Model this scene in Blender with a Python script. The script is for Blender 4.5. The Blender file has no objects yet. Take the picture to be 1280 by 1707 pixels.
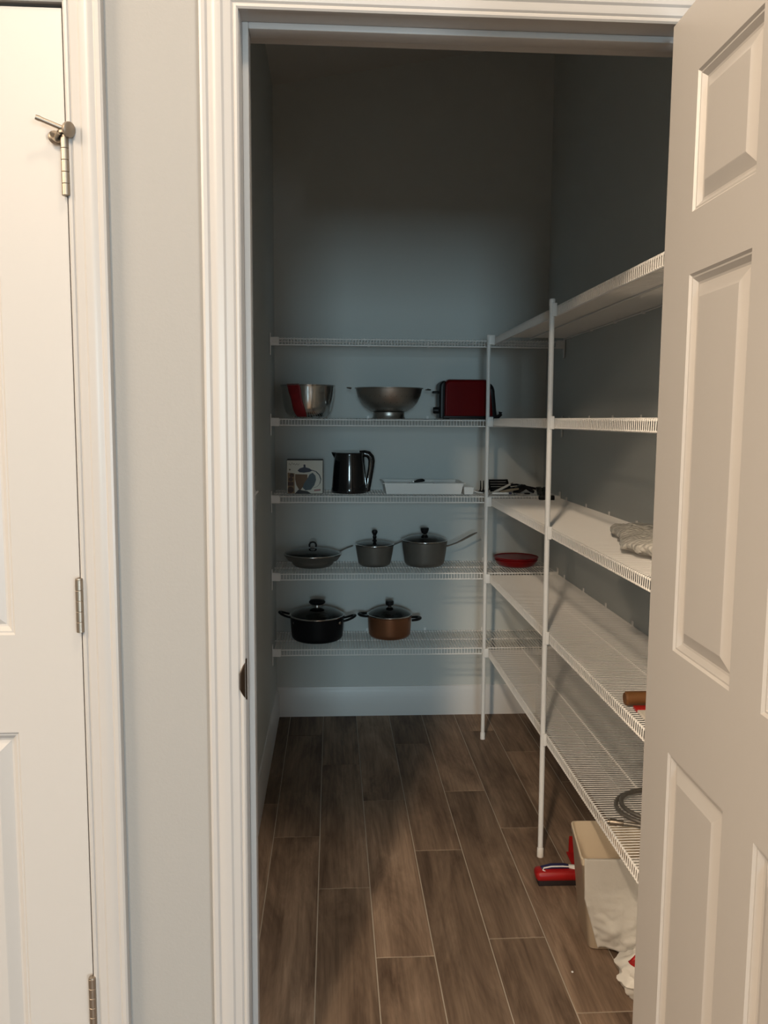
import bpy, bmesh, math, random
from mathutils import Vector, Matrix, noise
random.seed(7)
PI = math.pi
SC = bpy.context.scene
COL = SC.collection

# ------------------------------------------------------------------ camera
cam_d = bpy.data.cameras.new('camera')
cam_d.sensor_fit = 'VERTICAL'; cam_d.sensor_height = 36.0
cam_d.lens = 1408.6 * 36.0 / 1707.0
cam_d.clip_start = 0.02; cam_d.clip_end = 50
cam = bpy.data.objects.new('camera', cam_d); COL.objects.link(cam)
fw = Vector((0.06096723, 0.99220218, -0.10870983))
rt = Vector((0.99813976, -0.06059468, 0.00673031))
up = Vector((-9.059e-05, 0.10891793, 0.99405074))
m = Matrix((rt, up, -fw)).transposed().to_4x4(); m.translation = Vector((0, 0, 1.401))
cam.matrix_world = m
SC.camera = cam

# ------------------------------------------------------------------ world, lights, exposure
w = bpy.data.worlds.new('world'); SC.world = w; w.use_nodes = True
w.node_tree.nodes['Background'].inputs[0].default_value = (0.55, 0.68, 0.8, 1)
w.node_tree.nodes['Background'].inputs[1].default_value = 0.3
SC.view_settings.view_transform = 'Standard'; SC.view_settings.look = 'None'
SC.view_settings.gamma = 1.0; SC.view_settings.use_curve_mapping = False
SC.view_settings.exposure = -0.11

def area(name, loc, target, sx, sy, power, color, shape='RECTANGLE', spread=PI):
    d = bpy.data.lights.new(name, 'AREA'); d.shape = shape; d.size = sx
    if shape in ('RECTANGLE', 'ELLIPSE'): d.size_y = sy
    d.energy = power; d.color = color; d.spread = spread
    o = bpy.data.objects.new(name, d); COL.objects.link(o); o.location = loc
    o.rotation_euler = (Vector(target) - Vector(loc)).to_track_quat('-Z', 'Z').to_euler()
    return o
WARM = (1.0, 0.78, 0.56); COOL = (0.62, 0.88, 1.0)
# daylight through the windows at the far end of the room behind the camera
area('window_daylight', (-0.30, -6.95, 1.70), (0.05, 0, 1.70), 1.05, 1.6, 200, COOL)
area('patio_daylight', (3.55, -6.2, 1.05), (-0.1, 1.4, 1.0), 1.0, 1.9, 380, (0.82, 0.93, 1.0))
# lamps on the high ceiling of the room behind the camera, turned towards the pantry, then added fill lights
area('ceiling_or_fill_lamp', (-1.1, -2.0, 3.88), (0.25, 2.4, 0.9), 0.26, 0.26, 104, WARM, 'DISK')
area('ceiling_or_fill_lamp', (-1.9, -4.6, 3.88), (0.4, 3.0, 0.9), 0.26, 0.26, 80, WARM, 'DISK')
area('ceiling_or_fill_lamp', (0.38, 0.40, 3.50), (0.30, 1.9, 0.0), 0.26, 0.26, 30, WARM, 'DISK')  # added fill lamp, brightens the near pantry floor and walls
area('door_fill_light', (-3.35, -0.25, 3.2), (0.5, 0.9, 1.1), 1.5, 1.4, 225, WARM)  # added soft fill for the face of the open door, no real fixture

# ------------------------------------------------------------------ materials
MATS = {}
def mat(name, color, rough=0.5, metal=0.0, bump=None, var=None, spec=0.5, coat=0.0, trans=0.0, ior=1.45, alpha=1.0):
    """bump=(scale, strength, distance); var=(scale, amount): faint mottling of the colour itself"""
    if name in MATS: return MATS[name]
    M = bpy.data.materials.new(name); M.use_nodes = True
    nt = M.node_tree; b = nt.nodes['Principled BSDF']
    b.inputs['Base Color'].default_value = (*color, 1); b.inputs['Roughness'].default_value = rough
    b.inputs['Metallic'].default_value = metal; b.inputs['Specular IOR Level'].default_value = spec
    b.inputs['Coat Weight'].default_value = coat; b.inputs['Transmission Weight'].default_value = trans
    b.inputs['IOR'].default_value = ior; b.inputs['Alpha'].default_value = alpha
    tc = nt.nodes.new('ShaderNodeTexCoord')
    if var:
        n = nt.nodes.new('ShaderNodeTexNoise'); n.inputs['Scale'].default_value = var[0]; n.inputs['Detail'].default_value = 4
        nt.links.new(tc.outputs['Object'], n.inputs['Vector'])
        r = nt.nodes.new('ShaderNodeMapRange'); r.inputs['To Min'].default_value = 1 - var[1]; r.inputs['To Max'].default_value = 1 + var[1]
        nt.links.new(n.outputs['Fac'], r.inputs['Value'])
        x = nt.nodes.new('ShaderNodeMix'); x.data_type = 'RGBA'; x.blend_type = 'MULTIPLY'; x.inputs[0].default_value = 1
        x.inputs[6].default_value = (*color, 1); nt.links.new(r.outputs[0], x.inputs[7])
        nt.links.new(x.outputs[2], b.inputs['Base Color'])
    if bump:
        n = nt.nodes.new('ShaderNodeTexNoise'); n.inputs['Scale'].default_value = bump[0]; n.inputs['Detail'].default_value = 3
        nt.links.new(tc.outputs['Object'], n.inputs['Vector'])
        p = nt.nodes.new('ShaderNodeBump'); p.inputs['Strength'].default_value = bump[1]; p.inputs['Distance'].default_value = bump[2]
        nt.links.new(n.outputs['Fac'], p.inputs['Height']); nt.links.new(p.outputs[0], b.inputs['Normal'])
    MATS[name] = M
    return M

def plank_material():
    M = bpy.data.materials.new('plank_tile'); M.use_nodes = True; nt = M.node_tree; L = nt.links.new
    b = nt.nodes['Principled BSDF']; b.inputs['Roughness'].default_value = 0.62; b.inputs['Specular IOR Level'].default_value = 0.22
    tc = nt.nodes.new('ShaderNodeTexCoord'); oi = nt.nodes.new('ShaderNodeObjectInfo')
    off = nt.nodes.new('ShaderNodeMath'); off.operation = 'MULTIPLY'; off.inputs[1].default_value = 37.0
    L(oi.outputs['Random'], off.inputs[0])
    cb = nt.nodes.new('ShaderNodeCombineXYZ'); L(off.outputs[0], cb.inputs[0]); L(off.outputs[0], cb.inputs[1])
    ad = nt.nodes.new('ShaderNodeVectorMath'); ad.operation = 'ADD'; L(tc.outputs['Object'], ad.inputs[0]); L(cb.outputs[0], ad.inputs[1])
    def noise_at(sc, detail, dist):
        mp = nt.nodes.new('ShaderNodeMapping'); mp.inputs['Scale'].default_value = sc; L(ad.outputs[0], mp.inputs['Vector'])
        n = nt.nodes.new('ShaderNodeTexNoise'); n.inputs['Scale'].default_value = 1; n.inputs['Detail'].default_value = detail
        n.inputs['Roughness'].default_value = 0.65; n.inputs['Distortion'].default_value = dist
        L(mp.outputs[0], n.inputs['Vector']); return n
    g = noise_at((95, 3.5, 5), 6, 0.4); c = noise_at((11, 2.0, 3), 5, 0.6)
    r1 = nt.nodes.new('ShaderNodeValToRGB'); L(c.outputs['Fac'], r1.inputs[0])
    e = r1.color_ramp.elements
    e[0].position = 0.28; e[0].color = (0.090, 0.058, 0.040, 1); e[1].position = 0.75; e[1].color = (0.37, 0.265, 0.190, 1)
    k = e.new(0.5); k.color = (0.215, 0.148, 0.104, 1)
    r2 = nt.nodes.new('ShaderNodeMapRange'); r2.inputs['From Min'].default_value = 0.3; r2.inputs['From Max'].default_value = 0.7
    r2.inputs['To Min'].default_value = 0.72; r2.inputs['To Max'].default_value = 1.2; L(g.outputs['Fac'], r2.inputs['Value'])
    r3 = nt.nodes.new('ShaderNodeMapRange'); r3.inputs['To Min'].default_value = 0.78; r3.inputs['To Max'].default_value = 1.22; L(oi.outputs['Random'], r3.inputs['Value'])
    mu = nt.nodes.new('ShaderNodeMath'); mu.operation = 'MULTIPLY'; L(r2.outputs[0], mu.inputs[0]); L(r3.outputs[0], mu.inputs[1])
    x = nt.nodes.new('ShaderNodeMix'); x.data_type = 'RGBA'; x.blend_type = 'MULTIPLY'; x.inputs[0].default_value = 1
    L(r1.outputs[0], x.inputs[6]); L(mu.outputs[0], x.inputs[7]); L(x.outputs[2], b.inputs['Base Color'])
    p = nt.nodes.new('ShaderNodeBump'); p.inputs['Strength'].default_value = 0.25; p.inputs['Distance'].default_value = 0.002
    L(g.outputs['Fac'], p.inputs['Height']); L(p.outputs[0], b.inputs['Normal'])
    return M

M_PAINT = mat('wall_paint', (0.265, 0.258, 0.247), 0.62, bump=(160, 0.25, 0.0015), var=(3, 0.015), spec=0.3)
M_PAINT_LIFTED = mat('wall_paint_lifted', (0.595, 0.62, 0.605), 0.65, bump=(160, 0.2, 0.0015), var=(3, 0.02), spec=0.3)  # same wall paint, colour raised in place of light the pantry lacks
M_CEIL = mat('ceiling_paint', (0.62, 0.61, 0.58), 0.8, bump=(90, 0.3, 0.002))
M_TRIM = mat('trim_enamel', (0.36, 0.345, 0.332), 0.32, var=(6, 0.01))
M_TRIM_LIFTED = mat('trim_enamel_lifted', (0.68, 0.67, 0.66), 0.34, var=(6, 0.01))  # the trim enamel made lighter, standing in for more light on the baseboards
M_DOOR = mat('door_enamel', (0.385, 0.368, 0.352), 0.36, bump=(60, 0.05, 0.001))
M_PLANK = plank_material()
M_GROUT = mat('grout', (0.44, 0.38, 0.31), 0.85, var=(30, 0.1), bump=(200, 0.2, 0.001))
M_KFLOOR = mat('far_floor', (0.135, 0.10, 0.075), 0.45, var=(4, 0.25))
M_WIRE = mat('white_vinyl_wire', (0.86, 0.85, 0.83), 0.4, var=(40, 0.02))
M_WPLAST = mat('white_plastic', (0.84, 0.83, 0.81), 0.38, var=(30, 0.02))
M_NICKEL = mat('satin_nickel', (0.32, 0.275, 0.225), 0.42, 1.0, bump=(300, 0.05, 0.0005))
M_BRONZE = mat('dark_bronze', (0.045, 0.03, 0.02), 0.4, 0.8, var=(60, 0.2))
M_STEEL = mat('polished_steel', (0.55, 0.55, 0.54), 0.14, 1.0, var=(20, 0.04))
M_SATIN = mat('brushed_steel', (0.42, 0.40, 0.375), 0.36, 1.0, bump=(260, 0.1, 0.0005))
M_RED = mat('red_enamel', (0.125, 0.002, 0.003), 0.16, spec=0.16, var=(10, 0.05))
M_REDP = mat('red_plastic', (0.36, 0.010, 0.010), 0.38, var=(25, 0.1))
M_REDD = mat('red_stoneware', (0.22, 0.007, 0.010), 0.3, spec=0.2, var=(18, 0.1))
M_BLACK = mat('black_plastic', (0.010, 0.010, 0.011), 0.38, spec=0.25, var=(30, 0.1))
M_GLOSS = mat('glossy_black', (0.006, 0.006, 0.007), 0.12, coat=0.6, var=(20, 0.05))
M_POTB = mat('black_nonstick', (0.006, 0.0065, 0.008), 0.40, spec=0.22, var=(60, 0.15), bump=(300, 0.1, 0.0005))
M_POTG = mat('grey_anodized', (0.150, 0.138, 0.120), 0.42, 0.35, var=(50, 0.08), bump=(300, 0.08, 0.0005))
M_COPPER = mat('copper_enamel', (0.28, 0.115, 0.055), 0.34, 0.65, var=(25, 0.08))
M_GLASS = mat('lid_glass', (0.24, 0.25, 0.25), 0.02, trans=1.0, ior=1.45, var=(10, 0.01))
M_WOOD = mat('brown_wood', (0.15, 0.066, 0.022), 0.45, var=(35, 0.35))
M_BIN = mat('cream_plastic', (0.78, 0.66, 0.50), 0.4, var=(12, 0.02))
M_BAG = mat('white_film', (0.78, 0.755, 0.70), 0.28, trans=0.12, var=(14, 0.03), bump=(55, 0.35, 0.004))
M_CARD = mat('pale_card', (0.62, 0.58, 0.52), 0.7, var=(20, 0.04))
M_NAVY = mat('navy_rubber', (0.018, 0.018, 0.075), 0.45, var=(25, 0.1))
M_HOSE = mat('braided_hose', (0.20, 0.185, 0.165), 0.4, 0.6, bump=(500, 0.4, 0.001), var=(120, 0.25))
M_BRISTLE = mat('dark_bristle', (0.02, 0.012, 0.012), 0.8, bump=(400, 0.5, 0.002))

def bubble_material():
    M = bpy.data.materials.new('bubble_film'); M.use_nodes = True; nt = M.node_tree; b = nt.nodes['Principled BSDF']
    b.inputs['Base Color'].default_value = (0.86, 0.83, 0.76, 1); b.inputs['Roughness'].default_value = 0.25
    b.inputs['Transmission Weight'].default_value = 0.25; b.inputs['IOR'].default_value = 1.3
    tc = nt.nodes.new('ShaderNodeTexCoord'); v = nt.nodes.new('ShaderNodeTexVoronoi'); v.inputs['Scale'].default_value = 75
    nt.links.new(tc.outputs['Object'], v.inputs['Vector'])
    p = nt.nodes.new('ShaderNodeBump'); p.inputs['Strength'].default_value = 0.8; p.inputs['Distance'].default_value = 0.006; p.invert = True
    nt.links.new(v.outputs['Distance'], p.inputs['Height']); nt.links.new(p.outputs[0], b.inputs['Normal'])
    return M
M_BUBBLE = bubble_material()

# ------------------------------------------------------------------ helpers
def thing(name, label, cat, loc=(0, 0, 0), rz=0.0, group=None, kind=None):
    o = bpy.data.objects.new(name, None); o.empty_display_size = 0.05; COL.objects.link(o)
    o.location = loc; o.rotation_euler = (0, 0, rz)
    return tag(o, label, cat, group, kind)
def tag(o, label=None, cat=None, group=None, kind=None):
    if label: o['label'] = label
    if cat: o['category'] = cat
    if group: o['group'] = group
    if kind: o['kind'] = kind
    return o
def copy_tree(o, parent=None):
    c = o.copy(); COL.objects.link(c)
    if parent: c.parent = parent
    for ch in list(o.children): copy_tree(ch, c)
    return c

class MB:
    def __init__(s): s.v = []; s.f = []
    def add(s, vs, fs):
        n = len(s.v); s.v += [tuple(p) for p in vs]; s.f += [tuple(i + n for i in f) for f in fs]; return s
    def box(s, x0, x1, y0, y1, z0, z1, bev=0.0):
        if bev <= 0:
            vs = [(x, y, z) for x in (x0, x1) for y in (y0, y1) for z in (z0, z1)]
            return s.add(vs, [(0, 1, 3, 2), (4, 6, 7, 5), (0, 4, 5, 1), (2, 3, 7, 6), (0, 2, 6, 4), (1, 5, 7, 3)])
        bm = bmesh.new(); bmesh.ops.create_cube(bm, size=1)
        for v in bm.verts:
            v.co = Vector(((x0 + x1) / 2 + v.co.x * (x1 - x0), (y0 + y1) / 2 + v.co.y * (y1 - y0), (z0 + z1) / 2 + v.co.z * (z1 - z0)))
        bmesh.ops.bevel(bm, geom=bm.edges[:], offset=bev, segments=3, affect='EDGES', profile=0.5)
        return s.bm(bm)
    def bm(s, bm):
        bm.verts.index_update()
        s.add([v.co[:] for v in bm.verts], [[v.index for v in f.verts] for f in bm.faces]); bm.free(); return s
    def tube(s, pts, r, n=8, caps=True, closed=False, flat=1.0):
        """tube along pts; r a number or one radius per point; flat squashes the section's second axis"""
        P = [Vector(p) for p in pts]; k = len(P); R = r if isinstance(r, (list, tuple)) else [r] * k
        rings = []; prev = None
        for i in range(k):
            if closed: d = P[(i + 1) % k] - P[i - 1]
            else: d = P[min(i + 1, k - 1)] - P[max(i - 1, 0)]
            d.normalize()
            if prev is None:
                a = Vector((0, 0, 1)) if abs(d.z) < 0.9 else Vector((0, 1, 0))
                u = a.cross(d).normalized()
            else:
                u = (prev - d * prev.dot(d)).normalized()
            prev = u; v = d.cross(u)
            rings.append([P[i] + (u * math.cos(t) + v * math.sin(t) * flat) * R[i] for t in [2 * PI * j / n for j in range(n)]])
        vs = [p for r_ in rings for p in r_]; fs = []
        for i in range(k if closed else k - 1):
            a = i * n; b = ((i + 1) % k) * n
            for j in range(n): fs.append((a + j, a + (j + 1) % n, b + (j + 1) % n, b + j))
        if caps and not closed: fs += [tuple(range(n - 1, -1, -1)), tuple(range((k - 1) * n, k * n))]
        return s.add(vs, fs)
    def lathe(s, prof, n=48, c=(0, 0, 0), sx=1.0, sy=1.0, axis='z'):
        vs = []; fs = []; k = len(prof)
        for r, z in prof:
            for j in range(n):
                a = 2 * PI * j / n
                p = (r * sx * math.cos(a), r * sy * math.sin(a), z)
                if axis == 'x': p = (p[2], p[0], p[1])
                if axis == 'y': p = (p[0], p[2], p[1])
                vs.append((p[0] + c[0], p[1] + c[1], p[2] + c[2]))
        for i in range(k - 1):
            for j in range(n):
                fs.append((i * n + j, i * n + (j + 1) % n, (i + 1) * n + (j + 1) % n, (i + 1) * n + j))
        if prof[0][0] > 1e-6: fs.append(tuple(range(n - 1, -1, -1)))
        if prof[-1][0] > 1e-6: fs.append(tuple(range((k - 1) * n, k * n)))
        return s.add(vs, fs)
    def prism(s, poly, y0, y1):
        """poly in (x, z), extruded along y"""
        n = len(poly)
        vs = [(x, y0, z) for x, z in poly] + [(x, y1, z) for x, z in poly]
        fs = [tuple(range(n)), tuple(range(2 * n - 1, n - 1, -1))] + [(i, i + n, (i + 1) % n + n, (i + 1) % n) for i in range(n)]
        return s.add(vs, fs)
    def grid(s, fn, nu, nv):
        vs = [fn(i / nu, j / nv) for i in range(nu + 1) for j in range(nv + 1)]
        fs = [(i * (nv + 1) + j, (i + 1) * (nv + 1) + j, (i + 1) * (nv + 1) + j + 1, i * (nv + 1) + j + 1) for i in range(nu) for j in range(nv)]
        return s.add(vs, fs)
    def xf(s, M):
        s.v = [tuple(M @ Vector(p)) for p in s.v]; return s
    def build(s, name, mt, parent=None, smooth=40, loc=None, kind=None, label=None):
        me = bpy.data.meshes.new(name); me.from_pydata(s.v, [], s.f); me.validate()
        bm = bmesh.new(); bm.from_mesh(me)
        bmesh.ops.remove_doubles(bm, verts=bm.verts, dist=1e-6)
        bmesh.ops.recalc_face_normals(bm, faces=bm.faces); bm.to_mesh(me); bm.free()
        me.materials.append(mt)
        o = bpy.data.objects.new(name, me); COL.objects.link(o)
        if parent: o.parent = parent
        if loc: o.location = loc
        if smooth:
            for p in me.polygons: p.use_smooth = True
            me.set_sharp_from_angle(angle=math.radians(smooth))
        if kind: o['kind'] = kind
        if label: o['label'] = label
        return o
def solid(o, t, offset=0):
    md = o.modifiers.new('thickness', 'SOLIDIFY'); md.thickness = t; md.offset = offset; return o
def subd(o, lv=1):
    md = o.modifiers.new('smooth', 'SUBSURF'); md.levels = lv; md.render_levels = lv; return o
def structure(o): o['kind'] = 'structure'; return o

# ------------------------------------------------------------------ room shell
XL, XR, YB = -0.262, 0.987, 3.900        # pantry walls
YF, YF2 = 1.412, 1.530                   # kitchen face and pantry face of the partition
OX0, OX1, OZ = -0.146, 0.604, 2.037      # pantry doorway (inside the jambs)
LX0, LX1 = -1.135, -0.4165               # doorway of the closed door
KX0, KX1, KY0, KZ = -3.6, 3.8, -7.0, 4.0
def ceil_z(x): return 2.852 + 0.182 * (x + 0.26)

fl = structure(MB().box(XL - .1, XR + .1, -0.6, YB + .1, -0.05, -0.0016).build('floor', M_GROUT, smooth=0))
structure(MB().box(KX0, KX1, KY0, -0.6, -0.05, -0.0002).build('floor', M_KFLOOR, smooth=0))
structure(MB().box(KX0, XL - .1, -0.6, YF2, -0.05, -0.0002).build('floor', M_KFLOOR, smooth=0))
structure(MB().box(XR + .1, KX1, -0.6, YF2, -0.05, -0.0002).build('floor', M_KFLOOR, smooth=0))
# plank tiles, each its own piece
PW, PL, GAP = 0.1555, 0.9175, 0.0032
phase = {-1: 3.30, 0: 2.979, 1: 2.727, 2: 2.405, 3: 2.070, 4: 2.616, 5: 2.136, 6: 2.756, 7: 2.508, 8: 2.20}
pme = {}
for kx in range(-1, 9):
    x0 = -0.353 + kx * PW + GAP / 2; x1 = x0 + PW - GAP
    x0 = max(x0, XL); x1 = min(x1, XR)
    if x1 - x0 < 0.01: continue
    base = phase[kx] - 4 * PL
    for i in range(7):
        y0 = base + i * PL + GAP / 2; y1 = y0 + PL - GAP
        y0 = max(y0, -0.6); y1 = min(y1, YB)
        if y1 - y0 < 0.01: continue
        key = (round(x1 - x0, 4), round(y1 - y0, 4))
        if key not in pme:
            bm = bmesh.new(); hx, hy = key[0] / 2, key[1] / 2
            o_ = [(-hx, -hy), (hx, -hy), (hx, hy), (-hx, hy)]; b_ = 0.0012
            ring = [[bm.verts.new((sx_ * (abs(sx_) - d) / abs(sx_), sy_ * (abs(sy_) - d) / abs(sy_), z)) for sx_, sy_ in o_] for d, z in ((0, -0.0015), (0, -0.0008), (b_, 0))]
            for a, b in ((0, 1), (1, 2)):
                for j in range(4): bm.faces.new((ring[a][j], ring[a][(j + 1) % 4], ring[b][(j + 1) % 4], ring[b][j]))
            bm.faces.new(ring[2])
            me = bpy.data.meshes.new('plank'); bm.to_mesh(me); bm.free(); me.materials.append(M_PLANK); pme[key] = me
        p = bpy.data.objects.new('plank', pme[key]); COL.objects.link(p); p.parent = fl
        p.location = ((x0 + x1) / 2, (y0 + y1) / 2, 0)

structure(MB().box(XL - .1, XR + .1, YB, YB + .1, 0, 3.3).build('wall_back', M_PAINT_LIFTED, smooth=0))
structure(MB().box(XL - .1, XL, YF2, YB, 0, 3.3).build('wall_left', M_PAINT_LIFTED, smooth=0))
structure(MB().box(XR, XR + .1, YF2, YB, 0, 3.3).build('wall_right', M_PAINT_LIFTED, smooth=0))
wf = MB()
RJ = 0.018                                                             # jamb thickness
ZH = OZ + RJ
wf.box(KX0, LX0 - RJ, YF, YF2 - .001, 0, 3.3).box(LX1 + RJ, OX0 - RJ, YF, YF2 - .001, 0, 3.3).box(OX1 + RJ, KX1, YF, YF2 - .001, 0, 3.3)
wf.box(LX0 - RJ, LX1 + RJ, YF, YF2 - .001, ZH, 3.3).box(OX0 - RJ, OX1 + RJ, YF, YF2 - .001, ZH, 3.3)
structure(wf.build('wall_front', M_PAINT, smooth=0))
pf = MB()                                                              # pantry-side skin of the partition
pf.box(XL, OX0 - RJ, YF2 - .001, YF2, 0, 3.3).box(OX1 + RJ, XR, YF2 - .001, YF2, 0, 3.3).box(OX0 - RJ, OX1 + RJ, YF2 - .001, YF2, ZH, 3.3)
structure(pf.build('wall_front', M_PAINT_LIFTED, smooth=0))
cm = MB(); xa, xb = XL - .1, XR + .1
cm.add([(xa, YF2, ceil_z(xa)), (xb, YF2, ceil_z(xb)), (xb, YB + .1, ceil_z(xb)), (xa, YB + .1, ceil_z(xa)),
        (xa, YF2, ceil_z(xa) + .08), (xb, YF2, ceil_z(xb) + .08), (xb, YB + .1, ceil_z(xb) + .08), (xa, YB + .1, ceil_z(xa) + .08)],
       [(0, 1, 2, 3), (4, 5, 6, 7), (0, 1, 5, 4), (1, 2, 6, 5), (2, 3, 7, 6), (3, 0, 4, 7)])
structure(cm.build('ceiling', M_CEIL, smooth=0))
# kitchen shell round the camera
structure(MB().box(KX0, KX1, KY0, YF, KZ, KZ + .05).build('ceiling', M_CEIL, smooth=0))
structure(MB().box(KX0 - .1, KX0, KY0, YF2, 0, KZ + .05).build('wall_left', M_PAINT, smooth=0))
structure(MB().box(KX1, KX1 + .1, KY0, YF2, 0, KZ + .05).build('wall_right', M_PAINT, smooth=0))
structure(MB().box(KX0 - .1, KX1 + .1, KY0 - .1, KY0, 0, KZ + .05).build('wall_rear', M_PAINT, smooth=0))
# back of the closet behind the closed door
structure(MB().box(LX0 - .2, LX1 + .1, YF2 + .3, YF2 + .35, 0, 2.4).build('wall_back', M_PAINT_LIFTED, smooth=0))

# baseboards
BBP = [(0, 0), (-0.0125, 0), (-0.0125, 0.108), (-0.0105, 0.114), (-0.0105, 0.120), (-0.006, 0.130), (-0.004, 0.140), (0, 0.143)]
def baseboard(name, a, b):
    """a -> b along the wall; the board stands to the right-hand side of that direction"""
    a = Vector((*a, 0)); b = Vector((*b, 0)); d = (b - a).normalized(); nrm = Vector((d.y, -d.x, 0)); mb = MB()
    vs = [p + nrm * -u + Vector((0, 0, z)) for p in (a, b) for u, z in BBP]; n = len(BBP)
    mb.add(vs, [(i, i + 1, n + i + 1, n + i) for i in range(n - 1)] + [tuple(range(n)), tuple(range(2 * n - 1, n - 1, -1))])
    structure(mb.build(name, M_TRIM_LIFTED, smooth=30))
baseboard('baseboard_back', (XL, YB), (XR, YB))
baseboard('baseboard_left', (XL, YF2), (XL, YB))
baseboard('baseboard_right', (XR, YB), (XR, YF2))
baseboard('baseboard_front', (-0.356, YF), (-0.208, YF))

# door casings, jambs and stops
CAS = [(0, 0.0), (0, 0.0075), (.003, .0095), (.0065, .0095), (.0085, .0078), (.0115, .0102), (.017, .0112), (.023, .0118), (.0265, .0142),
       (.034, .0150), (.042, .0152), (.047, .0136), (.0505, .0160), (.056, .0165), (.0595, .0150), (.0605, .0120), (.0605, 0)]
def casing(idx, x0, x1, z1, nm):
    root = thing('trim_%d' % idx, nm, None, ((x0 + x1) / 2, YF, 0), kind='structure')
    cx = (x0 + x1) / 2; n = len(CAS)
    def leg(st):
        mb = MB(); vs = []
        for (px, pz, ox, oz) in st:
            vs += [(px + ox * u - cx, -d, pz + oz * u) for u, d in CAS]
        mb.add(vs, [(i, i + 1, n + i + 1, n + i) for i in range(n - 1)] + [tuple(range(n)), tuple(range(2 * n - 1, n - 1, -1))])
        return mb
    leg([(x0, 0, -1, 0), (x0, z1, -1, 1)]).build('side_casing', M_TRIM, root, smooth=25)
    leg([(x1, 0, 1, 0), (x1, z1, 1, 1)]).build('side_casing', M_TRIM, root, smooth=25)
    leg([(x0, z1, -1, 1), (x1, z1, 1, 1)]).build('head_casing', M_TRIM, root, smooth=25)
    return root
def jamb(idx, x0, x1, z1, stop_y):
    root = thing('trim_%d' % idx, 'white door jamb with stop moulding', None, ((x0 + x1) / 2, (YF + YF2) / 2, 0), kind='structure')
    cx, cy = (x0 + x1) / 2, (YF + YF2) / 2; ya, yb = YF - cy, YF2 - cy
    MB().box(x0 - RJ - cx, x0 - cx, ya, yb, 0, z1 + RJ, .0012).build('side_jamb', M_TRIM, root)
    MB().box(x1 - cx, x1 + RJ - cx, ya, yb, 0, z1 + RJ, .0012).build('side_jamb', M_TRIM, root)
    MB().box(x0 - cx, x1 - cx, ya, yb, z1, z1 + RJ).build('head_jamb', M_TRIM, root)
    s0 = stop_y - cy; t = .0105
    MB().box(x0 - cx, x0 + t - cx, s0, s0 + .035, 0, z1, .0015).build('stop', M_TRIM, root)
    MB().box(x1 - t - cx, x1 - cx, s0, s0 + .035, 0, z1, .0015).build('stop', M_TRIM, root)
    MB().box(x0 + t - cx, x1 - t - cx, s0, s0 + .035, z1 - t, z1, .0015).build('stop', M_TRIM, root)
    return root
casing(1, OX0 - .001 + .0, OX1 + .001, OZ - .001, 'white stepped casing round the open pantry doorway')
casing(2, LX0 - .001, LX1 + .0015, OZ - .001, 'white stepped casing round the closed door')
jb = jamb(3, OX0, OX1, OZ, 1.450)
jamb(4, LX0, LX1, OZ, 1.450)
# strike plate in the latch-side jamb
sp = MB()
def strike(u, v):
    a = u * 1.35
    return (OX0 + .0004 - .0075 * (1 - math.cos(a)) - .004 * u * u, 1.4125 - .0165 * u, .905 + .0 + (v - .5) * (.072 - .045 * u * u) + .055)
so = sp.grid(strike, 10, 10).build('strike_plate', M_BRONZE, jb); so.matrix_parent_inverse = Matrix.Translation(jb.location).inverted(); solid(so, .0016)

# ------------------------------------------------------------------ six-panel doors
def door(name, label, W, T, panels_x, panels_z, H0, H1):
    """local: x from hinge edge, y from visible face, z up"""
    root = thing(name, label, 'door', kind='structure')
    xs = [0.0] + [v for a in panels_x for v in a] + [W]; zs = [H0] + [v for a in panels_z for v in a] + [H1]
    fr = MB()
    for i in range(0, len(xs) - 1, 2): fr.box(xs[i], xs[i + 1], 0, T, H0, H1)
    for i in range(1, len(xs) - 1, 2):
        for j in range(0, len(zs) - 1, 2): fr.box(xs[i], xs[i + 1], 0, T, zs[j], zs[j + 1])
    fr.build('stiles_and_rails', M_DOOR, root, smooth=0)
    st = [(0, 0), (.0035, .0035), (.006, .0035), (.013, .0095), (.0165, .0102), (.021, .0085), (.036, .0022), (.0375, .0018)]
    for a, b in panels_x:
        for c, d in panels_z:
            mb = MB()
            for face in (0, 1):
                rings = []
                for ins, dep in st:
                    y = dep if face == 0 else T - dep
                    rings.append([(a + ins, y, c + ins), (b - ins, y, c + ins), (b - ins, y, d - ins), (a + ins, y, d - ins)])
                vs = [p for r in rings for p in r]; fs = []
                for i in range(len(rings) - 1):
                    for j in range(4): fs.append((i * 4 + j, i * 4 + (j + 1) % 4, i * 4 + 4 + (j + 1) % 4, i * 4 + 4 + j))
                k = (len(rings) - 1) * 4; fs.append((k, k + 1, k + 2, k + 3)); mb.add(vs, fs)
            mb.build('door_panel', M_DOOR, root, smooth=0)
    return root
PX = [(.1085, .3115), (.4005, .6035)]
PZ = [(.232, .872), (1.040, 1.622), (1.714, 1.917)]
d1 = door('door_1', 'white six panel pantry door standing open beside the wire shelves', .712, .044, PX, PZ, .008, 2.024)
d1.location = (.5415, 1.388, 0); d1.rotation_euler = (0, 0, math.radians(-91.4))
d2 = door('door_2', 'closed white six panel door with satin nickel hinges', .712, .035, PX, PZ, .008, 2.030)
d2.location = (LX1 - .0022, 1.4115, 0); d2.scale = (-1, 1, 1)

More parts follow.
